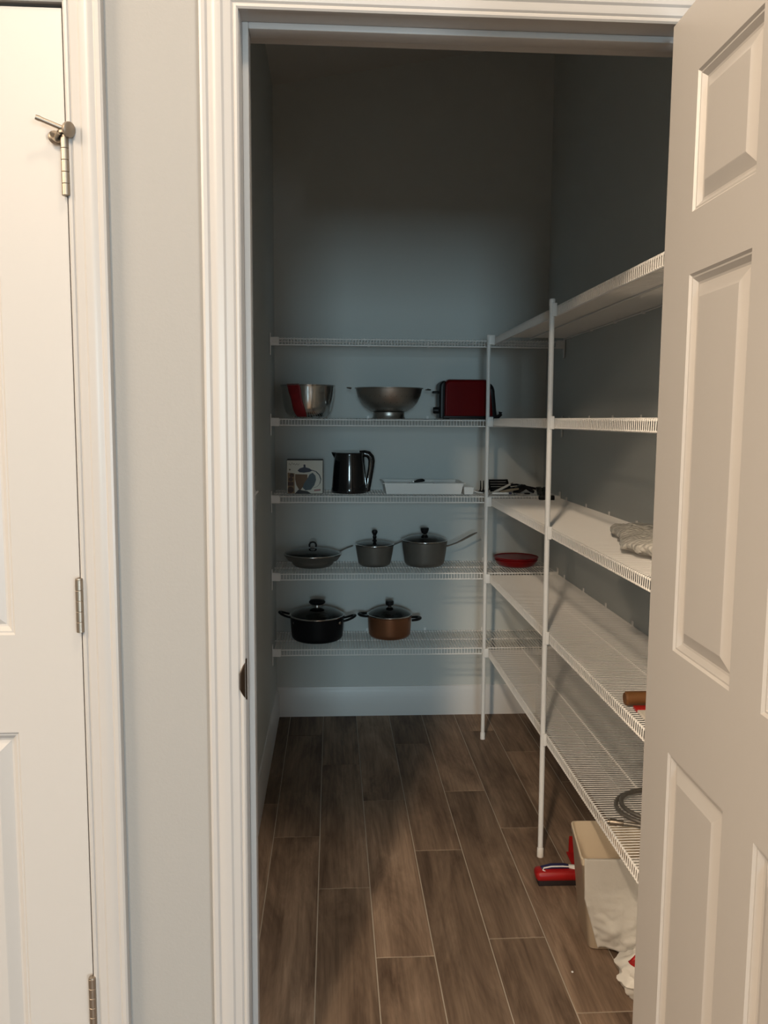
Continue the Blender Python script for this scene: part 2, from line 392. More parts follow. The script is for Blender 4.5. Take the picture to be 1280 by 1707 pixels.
def hinge(parent, x, y, zc):
    """knuckle barrel with leaves; local to the door"""
    mb = MB(); hl = .089; r = .0066
    for i in range(5):
        z0 = zc - hl / 2 + i * hl / 5
        mb.lathe([(r * .86, z0), (r, z0 + .0007), (r, z0 + hl / 5 - .0007), (r * .86, z0 + hl / 5)], 16, (x, y, 0))
    mb.lathe([(r * .5, zc + hl / 2), (r * .95, zc + hl / 2), (r * .9, zc + hl / 2 + .002), (.001, zc + hl / 2 + .0035)], 16, (x, y, 0))
    mb.box(x + .001, x + .0026, y + .002, y + .03, zc - hl / 2, zc + hl / 2)
    return mb.build('hinge', M_NICKEL, parent)
for zc in (1.792, 1.0905, .386): hinge(d2, -.0012, -.0085, zc)
for zc in (1.792, 1.0905, .386):
    h = hinge(d1, -.004, .0505, zc)
# hinge-pin door stop on the closed door's upper hinge
ds = thing('hinge_pin_door_stop', 'nickel hinge pin door stop on the upper hinge of the closed door', 'door stop', (LX1 - .001, 1.403, 1.8395))
MB().lathe([(.0085, 0), (.0105, .001), (.0105, .006), (.0085, .0075)], 20).build('collar', M_NICKEL, ds)
def pad(parent, c, d, name):
    d = Vector(d).normalized(); q = d.to_track_quat('Z', 'Y').to_matrix().to_4x4()
    return MB().lathe([(.0035, -.012), (.0035, -.002), (.0105, -.002), (.0115, 0), (.0115, .004), (.009, .0055), (.001, .006)], 20).xf(Matrix.Translation(c) @ q).build(name, M_NICKEL, parent)
pad(ds, (.0085, -.010, .005), (.85, -.50, -.15), 'bumper'); pad(ds, (-.013, .000, -.004), (-.75, .9, -.45), 'bumper')
MB().tube([(.004, -.006, .006), (-.034, -.022, .0175)], .0036, 10).build('adjusting_rod', M_NICKEL, ds)
MB().tube([(-.030, -.0204, .0163), (-.036, -.0228, .0181)], [.0042, .0036], 10).build('rod_tip', M_NICKEL, ds)

# light switch on the pantry's side wall
sw = thing('light_switch', 'white double light switch plate on the pantry wall just inside the doorway', 'switch', (XL, 2.80, 1.155))
MB().box(0, .006, -.058, .058, -.058, .058, .002).build('cover_plate', M_WPLAST, sw)
for yy in (-.023, .023):
    t = MB().box(.0055, .0075, yy - .006, yy + .006, -.012, .012, .0008).build('toggle_frame', M_WPLAST, sw)
    MB().tube([(.006, yy, -.001), (.016, yy, .007)], [.0045, .0035], 8).build('toggle', M_WPLAST, sw)

# ------------------------------------------------------------------ wire shelves
WR = 0.00145
def wire_shelf(label, length, depth, group, clips, ends, joint_flip=False):
    """local: x along the front from 0, y = 0 front to depth, deck top at z = 0"""
    root = thing('wire_shelf', label, 'shelf', group=group)
    n = int((length - .012) / .0127); mb = MB(); x0 = (length - (n - 1) * .0127) / 2
    for i in range(n):
        x = x0 + i * .0127
        mb.tube([(x, depth - .002, -WR), (x, .004, -WR), (x, .0005, -.003), (x, -.0005, -.0305)], WR, 5, caps=False)
    mb.build('deck_wires', M_WIRE, root, smooth=60, kind='stuff')
    for nm, y, z, r in (('front_rail', .0038, -.0058, .0029), ('lip_rail', .0030, -.0305, .0029), ('middle_rail', depth * .5, -.0056, .0029), ('back_rail', depth - .006, -.0056, .0029)):
        MB().tube([(.002, y, z), (length - .002, y, z)], r, 8).build(nm, M_WIRE, root, smooth=60)
    cm = None
    for x in clips:
        if cm is None:
            d0 = depth
            b = MB().prism([(d0 - .0125, -.011), (d0 - .0005, -.011), (d0 - .0005, .013), (d0 - .0045, .013), (d0 - .0045, -.0022), (d0 - .0125, -.0022)], -.005, .005)
            b.v = [(y, x, z) for x, y, z in b.v]
            cm = b.build('wall_clip', M_WPLAST, root); cm.location.x = x
        else:
            c = cm.copy(); COL.objects.link(c); c.location.x = x
    for e in ends:
        s = 1 if e == 0 else -1; X = 0 if e == 0 else length
        b = MB(); xa, xb = sorted((X + s * .0005, X + s * .037))
        b.box(xa, xb, -.0035, .009, -.0345, .0005, .0015)
        xa, xb = sorted((X + s * .0003, X + s * .0045))
        b.box(xa, xb, -.006, .016, -.074, .017, .0015)
        b.build('end_bracket', M_WPLAST, root)
    return root
ZB = [1.739, 1.405, 1.079, 0.745, 0.412]; ZR = [1.750, 1.409, 1.068, 0.735, 0.406]
YS = 3.588; XS = .680
nm_b = ['topmost', 'second highest', 'third highest', 'fourth highest', 'lowest']
on_b = ['empty, above the toaster', 'carrying bowls and the red toaster', 'carrying the black kettle and white tray', 'carrying grey pans and red plates', 'carrying the black and copper pots']
on_r = ['empty', 'empty, level with the toaster', 'carrying the bubble wrap', 'carrying the wooden rolling pin', 'carrying the grey hose']
for i, z in enumerate(ZB):
    s = wire_shelf('white wire shelf across the back wall, %s, %s' % (nm_b[i], on_b[i]), XR - XL - .004, YB - YS, 'wire shelves across the back wall', [.15 + .2735 * k for k in range(4)], (0, 1))
    s.location = (XL + .002, YS, z)
YN = 1.545; RL = 3.582 - YN
for i, z in enumerate(ZR):
    # local x runs from the back towards the door: turn by -90 degrees
    s = wire_shelf('white wire shelf along the side wall, %s, %s' % (nm_b[i], on_r[i]), RL, XR - XS, 'wire shelves along the side wall', [.09 + .275 * k for k in range(7)], (1,))
    s.location = (XS, 3.582, z); s.rotation_euler = (0, 0, -PI / 2)

# shelf posts
def post(label, b, t, ztop):
    root = thing('shelf_post', label, 'post', (b[0], b[1], 0), group='shelf posts')
    dx, dy = (t[0] - b[0]), (t[1] - b[1])
    MB().tube([(0, 0, .012), (dx, dy, ztop - .012)], .0083, 20).build('pole', M_WPLAST, root)
    MB().lathe([(.0105, 0), (.0105, .028), (.009, .030), (.008, .030)], 20).build('foot_cap', M_WPLAST, root)
    MB().lathe([(.0088, 0), (.0092, .001), (.0092, .019), (.0075, .021), (.001, .0212)], 20, (dx, dy, ztop - .020)).build('top_cap', M_WPLAST, root)
    for z in ZR:
        k = z / ztop; x, y = dx * k, dy * k; xe = XS - b[0]
        c = MB().box(x - .002, xe - .001, y - .0125, y - .0080, z - .034, z + .006, .001)
        c.build('rail_clip', M_WPLAST, root)
    return root
post('white round post holding up the side shelves nearer the door', (.6705, 2.560), (.6665, 2.585), 1.768)
post('white round post at the inner corner of the shelves by the toaster', (.663, 3.573), (.656, 3.573), 1.757)

# ------------------------------------------------------------------ things on the second shelf
def bowl_profile(pts, t):
    """outer profile pts (r, z) bottom to rim -> closed shell profile"""
    inner = [(max(r - t, .0005), z + (t if i < 3 else 0)) for i, (r, z) in enumerate(pts)]
    return [(0.0005, pts[0][1])] + pts + list(reversed(inner)) + [(0.0005, pts[0][1] + t)]
ZS = ZB[1] + .0002
mbw = thing('mixing_bowl', 'polished steel mixing bowl with a red paper band beside the colander', 'bowl', (-.107, 3.745, ZS))
bp = [(.062, 0), (.076, .0035), (.088, .013), (.097, .028), (.104, .050), (.1095, .080), (.1130, .110), (.1145, .132), (.1160, .138), (.1195, .1395), (.1200, .142), (.1165, .143)]
MB().lathe(bowl_profile(bp, .0012), 72).build('bowl', M_STEEL, mbw)
def prof_at(bp, z):
    for (r0, z0), (r1, z1) in zip(bp, bp[1:]):
        if z0 <= z <= z1 and z1 > z0: return r0 + (r1 - r0) * (z - z0) / (z1 - z0)
    return bp[-1][0]
def band(u, v):
    z = .002 + .1425 * v; r = prof_at(bp, min(z, .1425)) + .0011
    a = -PI / 2 - .56 + .26 * (1 - v) + (u - .5) * .52 * (1 + .08 * math.sin(9 * v)); return (r * math.cos(a), r * math.sin(a), z)
b_ = MB().grid(band, 8, 24).build('paper_band', mat('red_print', (0.22, 0.008, 0.011), .5, var=(45, .45)), mbw); solid(b_, .0004)

col = thing('colander', 'brushed steel footed colander with two loop handles', 'colander', (.248, 3.742, ZS))
cp = [(.052, .026), (.080, .034), (.105, .049), (.125, .071), (.138, .098), (.144, .122), (.146, .129), (.1505, .1305), (.151, .133), (.148, .1335)]
MB().lathe(bowl_profile(cp, .0012), 72).build('bowl', M_SATIN, col)
MB().lathe([(.070, .028), (.069, .022), (.0695, .008), (.073, .002), (.0735, 0), (.0715, 0), (.0675, .008), (.067, .022), (.068, .028)], 48).build('foot_ring', M_SATIN, col)
for s in (-1, 1):
    pts = []
    for k in range(15):
        a = -1.25 + 2.5 * k / 14; pts.append((s * (.148 + .036 * max(0, math.cos(a)) ** .6), math.sin(a) / math.sin(1.25) * .034 , .1300 - s * .0035 * math.cos(a)))
    MB().tube(pts, .0026, 8).build('handle', M_SATIN, col)
hl = MB()                                                              # perforations: small dark pits
for ring, n_ in ((.058, 20), (.080, 28), (.102, 36)):
    z = .03 + (ring - .04) * .42
    for k in range(n_):
        a = 2 * PI * k / n_
        for (r0, z0), (r1, z1) in zip(cp, cp[1:]):
            if z0 <= .040 + (ring - .058) * 1.25 <= z1:
                zz = .040 + (ring - .058) * 1.25; rr = r0 + (r1 - r0) * (zz - z0) / (z1 - z0) + .0004
        hl.lathe([(.0017, 0), (.0003, .0004)], 6, (0, 0, 0)); 
        q = Vector((math.cos(a), math.sin(a), -.75)).to_track_quat('Z', 'Y').to_matrix().to_4x4()
        M_ = Matrix.Translation((rr * math.cos(a), rr * math.sin(a), zz)) @ q
        for idx in range(len(hl.v) - 12, len(hl.v)): hl.v[idx] = tuple(M_ @ Vector(hl.v[idx]))
hl.build('drain_holes', M_BLACK, col, kind='stuff')

# toaster: long side to the front
to = thing('toaster', 'glossy red two slot toaster with black ends', 'toaster', (.586, 3.735, ZS))
def rrect(xa, xb, za, zb, r0, r1, bot=0.0, n=8):
    """(x, z) outline, rounded top corners r0 (low x) and r1 (high x); bottom widened by bot on the high side"""
    p = [(xa - bot * .2, za)]
    for k in range(n + 1):
        a = PI - PI / 2 * k / n; p.append((xa + r0 + r0 * math.cos(a), zb - r0 + r0 * math.sin(a)))
    for k in range(n + 1):
        a = PI / 2 - PI / 2 * k / n; p.append((xb - r1 + r1 * math.cos(a), zb - r1 * 1.25 + r1 * 1.25 * math.sin(a)))
    p.append((xb + bot, za)); return list(reversed(p))
def body(poly, hw, rr=.03):
    """rounded shell: poly (x,z) lofted over y with rounded long edges"""
    mb = MB(); n = len(poly); cx = sum(p[0] for p in poly) / n; zb = min(p[1] for p in poly)
    sect = []
    for k in range(7):
        a = PI / 2 * k / 6; sect.append((-hw + rr * (1 - math.sin(a)), 1 - math.cos(a)))
    sect = [(y, ins) for y, ins in reversed([(-hw + rr - rr * math.sin(PI / 2 * k / 6), rr * (1 - math.cos(PI / 2 * k / 6))) for k in range(7)])]
    sect = sect + [(-y, ins) for y, ins in reversed(sect)]
    zt = max(p[1] for p in poly); xm0 = min(p[0] for p in poly); xm1 = max(p[0] for p in poly)
    vs = []
    for y, ins in sect:
        for x, z in poly:
            fx = (x - cx) / ((xm1 - xm0) / 2); fz = (z - zb) / (zt - zb)
            vs.append((x - fx * ins * .25, y, z - fz * ins * .5))
    k = len(sect)
    fs = [(i * n + j, i * n + (j + 1) % n, (i + 1) * n + (j + 1) % n, (i + 1) * n + j) for i in range(k - 1) for j in range(n)]
    fs += [tuple(range(n)), tuple(range(k * n - 1, (k - 1) * n - 1, -1))]
    return mb.add(vs, fs)
body(rrect(-.100, .100, .014, .172, .022, .026, .012), .078, .026).build('body', M_RED, to, smooth=50).modifiers.new('shading', 'WEIGHTED_NORMAL').keep_sharp = True
body(rrect(-.122, -.096, .006, .166, .022, .004), .064, .02).build('control_end', M_BLACK, to, smooth=50)
body(rrect(.085, .119, .004, .160, .006, .036, .012), .072, .02).build('rear_end', M_BLACK, to, smooth=50)
MB().box(-.108, .112, -.070, .070, .002, .016, .005).build('base', M_BLACK, to)
for xx in (-.085, .09):
    for yy in (-.052, .052): MB().lathe([(.008, 0), (.009, .003), (.007, .006)], 12, (xx, yy, 0)).build('foot', M_BLACK, to)
MB().box(-.147, -.118, -.022, .022, .112, .122, .004).build('lever', M_BLACK, to)
MB().lathe([(.012, -.144), (.014, -.142), (.0145, -.124), (.016, -.118)], 20, (0, -.012, .038), axis='x').build('browning_dial', M_BLACK, to)
MB().tube([(.105, -.03, .010), (.128, -.03, .010), (.143, -.03, .012), (.153, -.03, .022), (.150, -.03, .030), (.156, -.03, .026)], [.008, .009, .0085, .0085, .008, .007], 10).build('cord_hook', M_BLACK, to)
for yy in (-.022, .022): MB().box(-.075, .075, yy - .013, yy + .013, .1575, .1725, .001).build('slot', M_BLACK, to)

# ------------------------------------------------------------------ third shelf
ZS = ZB[2] + .0002
bx = thing('tea_press_box', 'small cardboard box printed with a blue teapot beside the black kettle', 'box', (-.119, 3.71, ZS))
M_BOXW = mat('box_card', (0.62, 0.60, 0.53), .55, var=(14, .06)); M_BOXS = mat('box_side', (0.035, 0.035, 0.034), .6, var=(20, .2))
MB().box(-.0785, .0785, -.047, .053, 0, .146, .001).build('carton', M_BOXS, bx)
def printed(name, polys, mt, y):
    mb = MB()
    for poly in polys:
        n = len(poly); mb.add([(px, y, pz) for px, pz in poly], [tuple(range(n))])
    return mb.build(name, mt, bx, smooth=0)
def ell(cx, cz, rx, rz, n=24, a0=0, a1=2 * PI): return [(cx + rx * math.cos(a0 + (a1 - a0) * k / n), cz + rz * math.sin(a0 + (a1 - a0) * k / n)) for k in range(n + (0 if a1 - a0 > 6.2 else 1))]
P_ = lambda u, v: ((u - 108) / 1032 * .154 - .077, (1065 - v) / 930 * .143 + .0015)
printed('front_print', [[P_(108, 1065), P_(1140, 1065), P_(1140, 135), P_(108, 135)]], M_BOXW, -.0473)
C = lambda nm, c: mat(nm, c, .5, var=(30, .25))
printed('printed_food', [[P_(*q) for q in [(130, 1060), (130, 480), (330, 500), (330, 1060)]]], C('print_tan', (.22, .13, .055)), -.0475)
printed('printed_food', [ell(*P_(245, 555), .010, .009), ell(*P_(220, 670), .010, .009), ell(*P_(215, 960), .013, .014), [P_(*q) for q in [(130, 740), (300, 740), (300, 850), (130, 850)]]], C('print_brown', (.055, .022, .010)), -.0477)
printed('printed_tea', [[P_(*q) for q in [(345, 520), (700, 530), (700, 800), (560, 890), (480, 1000), (380, 830), (345, 680)]]], C('print_amber', (.13, .062, .018)), -.0476)
printed('printed_pot', [[P_(*q) for q in [(700, 640), (760, 530), (850, 480), (930, 560), (950, 680), (900, 830), (800, 960), (640, 980), (560, 900), (600, 780)]]], C('print_slate', (.050, .075, .090)), -.0478)
printed('printed_lid', [[P_(*q) for q in [(415, 420), (480, 360), (590, 325), (590, 250), (640, 250), (650, 330), (760, 360), (840, 420), (760, 460), (600, 480), (470, 470)]]], C('print_navy', (.022, .025, .048)), -.0479)
rg = [(800, 390), (960, 440), (1060, 540), (1100, 660), (1070, 780), (990, 870), (890, 890)]
printed('printed_handle', [[P_(a[0], a[1]), P_(b[0], b[1]), P_(b[0] - 26, b[1] + 14), P_(a[0] - 26, a[1] + 14)] for a, b in zip(rg, rg[1:])], C('print_handle', (.04, .05, .055)), -.0479)
printed('printed_base', [[P_(*q) for q in [(340, 1065), (440, 960), (700, 1000), (800, 1065)]]], C('print_dark', (.02, .018, .014)), -.0479)
sq = [(160 + 24 * k, 240 - 26 * math.sin(k * 2.1) - (30 if k in (4, 5) else 0)) for k in range(14)]
printed('printed_script', [[P_(a[0], a[1]), P_(b[0], b[1]), P_(b[0], b[1] + 13), P_(a[0], a[1] + 13)] for a, b in zip(sq, sq[1:])] + [ell(*P_(192, 395), .0035, .0035)], C('print_script', (.10, .09, .05)), -.0476)
printed('printed_mark', [[P_(*q) for q in [(890, 960), (1080, 940), (1080, 985), (890, 1000)]]], C('print_pink', (.32, .14, .13)), -.0476)

ke = thing('electric_kettle', 'tall glossy black kettle with a looped handle beside the printed box', 'kettle', (.0755, 3.735, ZS))
MB().lathe([(.0005, 0), (.077, 0), (.079, .004), (.0785, .018), (.0775, .022), (.0765, .026), (.0735, .075), (.070, .120), (.0665, .155), (.0655, .165), (.0005, .165)], 64).build('body', M_GLOSS, ke)
MB().lathe([(.066, .165), (.0665, .172), (.064, .1765), (.040, .180), (.0005, .181)], 48).build('lid', M_GLOSS, ke)
sp_ = MB().add([(-.055, -.024, .166), (-.055, .024, .166), (-.076, 0, .167), (-.050, -.026, .1765), (-.050, .026, .1765), (-.080, 0, .1775), (-.060, 0, .140), (-.06, -.012, .15), (-.06, .012, .15)],
    [(3, 4, 5), (0, 3, 5, 2), (1, 2, 5, 4), (0, 2, 7), (1, 8, 2), (7, 2, 6), (8, 6, 2), (0, 7, 6, 8, 1), (0, 1, 4, 3)]).build('spout', M_GLOSS, ke, smooth=30)
MB().tube([(.045, 0, .1715), (.066, 0, .1725), (.083, 0, .1685), (.094, 0, .156), (.098, 0, .140), (.096, 0, .115), (.090, 0, .075), (.084, 0, .040), (.080, 0, .012), (.070, 0, .010)], [.009, .0095, .010, .010, .0095, .009, .0085, .0085, .0085, .008], 12, flat=1.5).build('handle', M_GLOSS, ke)
MB().tube([(.0875, -.0125, .160), (.0915, -.0135, .140), (.0895, -.0125, .110), (.0845, -.0125, .070), (.079, -.0125, .035), (.075, -.0125, .014)], [.002, .0035, .0038, .0036, .0032, .002], 8).build('handle_trim', M_STEEL, ke, label='bright metal strip along the handle')

tr = thing('cutlery_tray', 'white plastic divided tray between the kettle and the utensils', 'tray', (.3975, 3.755, ZS))
def shell(top, bot, h, t=.003, rim=.008):
    mb = MB(); a, b = top; c, d = bot
    R = [(c, d, 0), (a, b, h), (a + rim, b + rim, h), (a + rim, b + rim, h + .0025), (a - t, b - t, h + .0025), (c - t, d - t, t)]
    vs = []
    for x, y, z in R: vs += [(-x, -y, z), (x, -y, z), (x, y, z), (-x, y, z)]
    fs = [(i * 4 + j, i * 4 + (j + 1) % 4, i * 4 + 4 + (j + 1) % 4, i * 4 + 4 + j) for i in range(5) for j in range(4)] + [(0, 1, 2, 3), (20, 21, 22, 23)]
    return mb.add(vs, fs)
shell((.172, .112), (.163, .104), .046).build('tray', M_WPLAST, tr, smooth=0)
for xx in (-.05, .06): MB().box(xx - .0015, xx + .0015, -.105, .105, .003, .040).build('divider', M_WPLAST, tr)
MB().box(-.162, .162, .048, .051, .003, .040).build('divider', M_WPLAST, tr)
pe = thing('can_opener', 'black handle lying inside the white divided tray', 'utensil', (.395, 3.80, ZS + .041))
MB().tube([(-.025, 0, .002), (-.01, 0, .006), (.012, 0, .009), (.022, 0, .008)], [.004, .007, .007, .004], 10).build('handle', M_BLACK, pe)
MB().box(-.034, -.022, -.003, .003, -.002, .006, .001).build('jaw', M_SATIN, pe)

# utensils in the corner of the third shelf
US = 'utensils in the shelf corner'
def utensil(name, label, loc, rz, parts):
    r = thing(name, label, 'utensil', loc, rz, US)
    for nm, mb, mt in parts: mb.build(nm, mt, r)
    return r
zt = ZB[2]
f_ = MB(); f_.box(-.022, .022, -.010, .010, 0, .006, .002)
for k in range(4): f_.tube([(-.019 + .0125 * k, -.008, .003), (-.0205 + .0135 * k, -.022, .018), (-.021 + .014 * k, -.020, .052)], [.0035, .0032, .002], 6)
utensil('pasta_fork', 'black pasta fork with upright prongs behind the corner post', (.668, 3.70, zt + .006), .15, [('head', f_, M_BLACK), ('handle', MB().tube([(0, .006, .004), (.05, .05, .010), (.16, .10, .012)], [.005, .0045, .006], 8), M_BLACK)])
h_ = MB()
for k in range(5): h_.box(-.04, .04, -.035 + .0165 * k, -.026 + .0165 * k, 0, .004)
h_.box(-.045, -.038, -.036, .041, 0, .004).box(.038, .048, -.036, .041, 0, .004)
h_.xf(Matrix.Rotation(math.radians(38), 4, 'X'))
utensil('slotted_turner', 'black slotted turner lying beside the pasta fork', (.742, 3.73, zt + .030), .05, [('blade', h_, M_BLACK), ('handle', MB().tube([(.046, 0, .004), (.09, .03, .004), (.20, .06, -.020)], [.005, .0045, .006], 8), M_BLACK)])
l_ = MB().lathe([(.0005, 0), (.018, .002), (.031, .012), (.036, .026), (.034, .026), (.029, .014), (.017, .005), (.0005, .003)], 24).xf(Matrix.Rotation(math.radians(150), 4, 'Y'))
utensil('ladle', 'black ladle turned bowl down beyond the white handles', (.822, 3.70, zt + .034), 0, [('bowl', l_, M_BLACK), ('handle', MB().tube([(.025, -.01, .0), (.052, -.02, -.018), (.068, -.022, -.026)], [.007, .008, .006], 8), M_BLACK)])
utensil('serving_spoon', 'black serving spoon beside the ladle', (.775, 3.76, zt + .004), .4, [('bowl', MB().lathe([(.0005, 0), (.02, .003), (.028, .014), (.026, .014), (.019, .006), (.0005, .003)], 20, sx=1.35), M_BLACK), ('handle', MB().tube([(.034, 0, .013), (.07, 0, .018), (.12, .01, .014)], [.004, .004, .006], 8), M_BLACK)])
utensil('peeler', 'pale handled peeler leaning up on the black turner', (.705, 3.655, zt + .006), 0, [('handle', MB().tube([(0, 0, .003), (.035, .012, .016), (.078, .026, .036)], [.004, .0062, .005], 8), M_CARD), ('blade', MB().tube([(.078, .026, .036), (.092, .031, .041)], [.004, .002], 8), M_SATIN)])
utensil('brush_handle', 'tan handle lying under the pale peeler', (.735, 3.665, zt + .008), 0, [('handle', MB().tube([(0, 0, .001), (.04, .006, .008), (.085, .010, .014)], [.004, .006, .0045], 8), mat('tan_plastic', (.33, .27, .19), .5, var=(20, .1))), ('end_cap', MB().tube([(.085, .010, .014), (.094, .011, .0155)], [.0045, .004], 8), M_BLACK)])
kn = utensil('knife', 'white handled knife with a dark collar lying at the shelf corner', (.690, 3.618, zt + .003), -.05, [('handle', MB().box(0, .074, -.008, .008, 0, .009, .0035), M_WPLAST), ('collar', MB().box(.074, .086, -.0075, .0075, .001, .008, .002), M_NAVY), ('blade', MB().box(.086, .128, -.006, .006, .004, .0052), M_SATIN)])
utensil('whisk_end', 'small metal scissors lying beyond the white knife handle', (.838, 3.64, zt + .001), -.25, [('blades', MB().box(-.05, .0, -.004, .004, .002, .005, .001), M_SATIN), ('finger_rings', MB().tube([(.012 + .011 * math.cos(a), .009 * math.sin(a), .004) for a in [2 * PI * k / 14 for k in range(14)]], .003, 6, closed=True), M_BLACK)])
sb = thing('plastic_scoop', 'small white plastic scoop beside the white tray', 'scoop', (.594, 3.665, ZS))
shell((.021, .020), (.019, .018), .028, .002, .001).build('cup', M_WPLAST, sb, smooth=0)
MB().tube([(.018, -.01, .016), (.035, -.013, .010), (.062, -.014, .006)], [.004, .0045, .0055], 8, flat=.6).build('handle', M_WPLAST, sb)
ph = thing('remote_box', 'black flat case at the back of the side shelf beyond the post', 'case', (.905, 3.52, ZR[2] + .0002), -.2)
MB().box(-.032, .034, -.018, .018, 0, .018, .003).build('case', M_BLACK, ph); MB().box(-.028, .030, -.0155, .0155, .0175, .0188, .0005).build('lid', M_GLOSS, ph)
jr = thing('clear_cup', 'small clear plastic cup behind the black flat case', 'cup', (.910, 3.62, ZB[2] + .0002))
MB().lathe([(.0005, 0), (.020, 0), (.026, .034), (.0245, .034), (.0185, .002), (.0005, .002)], 24).build('cup', M_GLASS, jr)

# ------------------------------------------------------------------ pots and pans
def pan_profile(R, Rb, h, t=.0025, corner=.02):
    o = [(.0005, 0), (Rb - corner, 0)]
    for k in range(1, 7):
        a = PI / 2 * k / 6; o.append((Rb - corner + corner * math.sin(a), corner * (1 - math.cos(a))))
    o += [(Rb + (R - Rb) * .5, h * .55), (R, h - .003), (R + .0025, h - .001), (R + .002, h), (R - t, h)]
    i = [(Rb + (R - Rb) * .5 - t, h * .55), (Rb - t, corner), (Rb - corner, t), (.0005, t)]
    return o + i
def glass_lid(root, R, z, dome, rim_mat=M_STEEL):
    lid = MB()
    pr = [(R * math.sin(a), z + dome * (math.cos(a) - math.cos(1.25)) / (1 - math.cos(1.25))) for a in [1.25 * k / 10 for k in range(11)]]
    s = (R - .001) / pr[-1][0]; pr = [(max(r * s, .0005), zz) for r, zz in pr]
    g = lid.lathe(pr + [(max(r - .0012, .0005), zz - .0028) for r, zz in reversed(pr)], 48).build('glass_lid', M_GLASS, root)
    MB().lathe([(R - .004, z - .001), (R, z - .0025), (R + .0028, z - .001), (R + .0028, z + .0025), (R - .001, z + .004), (R - .004, z + .003), (R - .004, z - .001)], 56).build('lid_rim', rim_mat, g)
    return g
PANS = 'pans on the fourth shelf'; POTS = 'pots on the lowest shelf'
ZS = ZB[3] + .0002
sk = thing('skillet', 'wide shallow grey skillet under a domed glass lid', 'pan', (-.0875, 3.752, ZS), group=PANS)
MB().lathe(pan_profile(.126, .096, .055, corner=.032), 64).build('pan', M_POTG, sk)
g = glass_lid(sk, .1265, .0575, .026)
MB().lathe([(.0005, .083), (.012, .083), (.010, .088), (.006, .090), (.0005, .090)], 20).build('knob_base', M_STEEL, g)
MB().tube([(-.014, 0, .088), (-.015, 0, .098), (-.010, 0, .107), (0, 0, .110), (.010, 0, .107), (.015, 0, .098), (.014, 0, .088)], .0042, 10).build('lid_loop', M_BLACK, g)
MB().tube([(.104, .064, .050), (.122, .075, .057), (.148, .090, .067), (.180, .110, .076)], [.007, .006, .005, .006], 10, flat=.6).build('handle', M_SATIN, sk)
s1 = thing('saucepan', 'smaller grey lidded saucepan with a tall black knob beside the skillet', 'pan', (.1900, 3.768, ZS), group=PANS)
MB().lathe(pan_profile(.0855, .074, .094, corner=.022), 64).build('pan', M_POTG, s1)
g = glass_lid(s1, .086, .0965, .016)
MB().lathe([(.010, .112), (.011, .114), (.006, .119), (.0075, .126), (.0095, .130), (.007, .136), (.0085, .142), (.0125, .148), (.0135, .155), (.011, .161), (.0005, .164)], 24).build('knob', M_BLACK, g)
MB().tube([(.074, .040, .080), (.092, .051, .088), (.118, .067, .096), (.150, .088, .106)], [.007, .006, .005, .0055], 10, flat=.6).build('handle', M_SATIN, s1)
s2 = thing('saucepan', 'larger grey saucepan with domed glass lid and raised handle beside the corner post', 'pan', (.4160, 3.765, ZS), group=PANS)
MB().lathe(pan_profile(.102, .091, .113, corner=.026), 64).build('pan', M_POTG, s2)
g = glass_lid(s2, .1025, .1155, .026)
MB().lathe([(.012, .140), (.0125, .143), (.009, .147)], 24).build('knob_base', M_STEEL, g)
MB().lathe([(.012, .147), (.014, .150), (.0185, .162), (.0195, .169), (.017, .172), (.0005, .173)], 24).build('knob', M_BLACK, g)
MB().tube([(.100, -.004, .088), (.118, -.006, .094), (.145, -.008, .104), (.170, -.010, .117), (.205, -.012, .137), (.236, -.013, .152)], [.008, .0055, .0052, .0075, .0085, .0055], 12, flat=.6).build('handle', M_SATIN, s2)
ZS = ZB[4] + .0002
sp2 = thing('stockpot', 'large black pot with glass lid and loop handles', 'pot', (-.0685, 3.757, ZS), group=POTS)
MB().lathe(pan_profile(.1215, .115, .108, corner=.022), 64).build('pot', M_POTB, sp2)
g = glass_lid(sp2, .122, .1105, .036)
MB().lathe([(.030, .136), (.028, .141), (.014, .146), (.012, .156)], 28).build('knob_base', M_SATIN, g)
MB().lathe([(.012, .155), (.024, .157), (.034, .164), (.036, .170), (.030, .178), (.016, .182), (.0005, .183)], 32, sx=1.05, sy=.8).build('knob', M_BLACK, g)
for s, yy, zz in ((-1, .030, .098), (1, -.020, .092)):
    pts = [(s * (.118 + .052 * math.sin(PI * k / 12) ** .8), yy + .032 * math.cos(PI * k / 12), zz + .018 * math.sin(PI * k / 12)) for k in range(13)]
    MB().tube(pts, [.006 + .002 * math.sin(PI * k / 12) for k in range(13)], 10, flat=.75).build('handle', M_BLACK, sp2)
    MB().lathe([(.0065, 0), (.0065, .003), (.0005, .005)], 14).xf(Matrix.Translation((s * .100, yy - .05 if s > 0 else yy - .09, .088)) @ Vector((s * .6, -.8, 0)).to_track_quat('Z', 'Y').to_matrix().to_4x4()).build('rivet', M_STEEL, sp2)
cp2 = thing('casserole_pot', 'copper coloured pot with glass lid beside the large black pot', 'pot', (.2615, 3.786, ZS), group=POTS)
MB().lathe(pan_profile(.1005, .096, .102, corner=.024), 64).build('pot', M_COPPER, cp2)
g = glass_lid(cp2, .101, .1045, .034)
MB().lathe([(.016, .136), (.013, .140), (.009, .146)], 24).build('knob_base', M_STEEL, g)
MB().lathe([(.010, .144), (.017, .147), (.0195, .154), (.019, .163), (.016, .166), (.0005, .167)], 28).build('knob', M_BLACK, g)
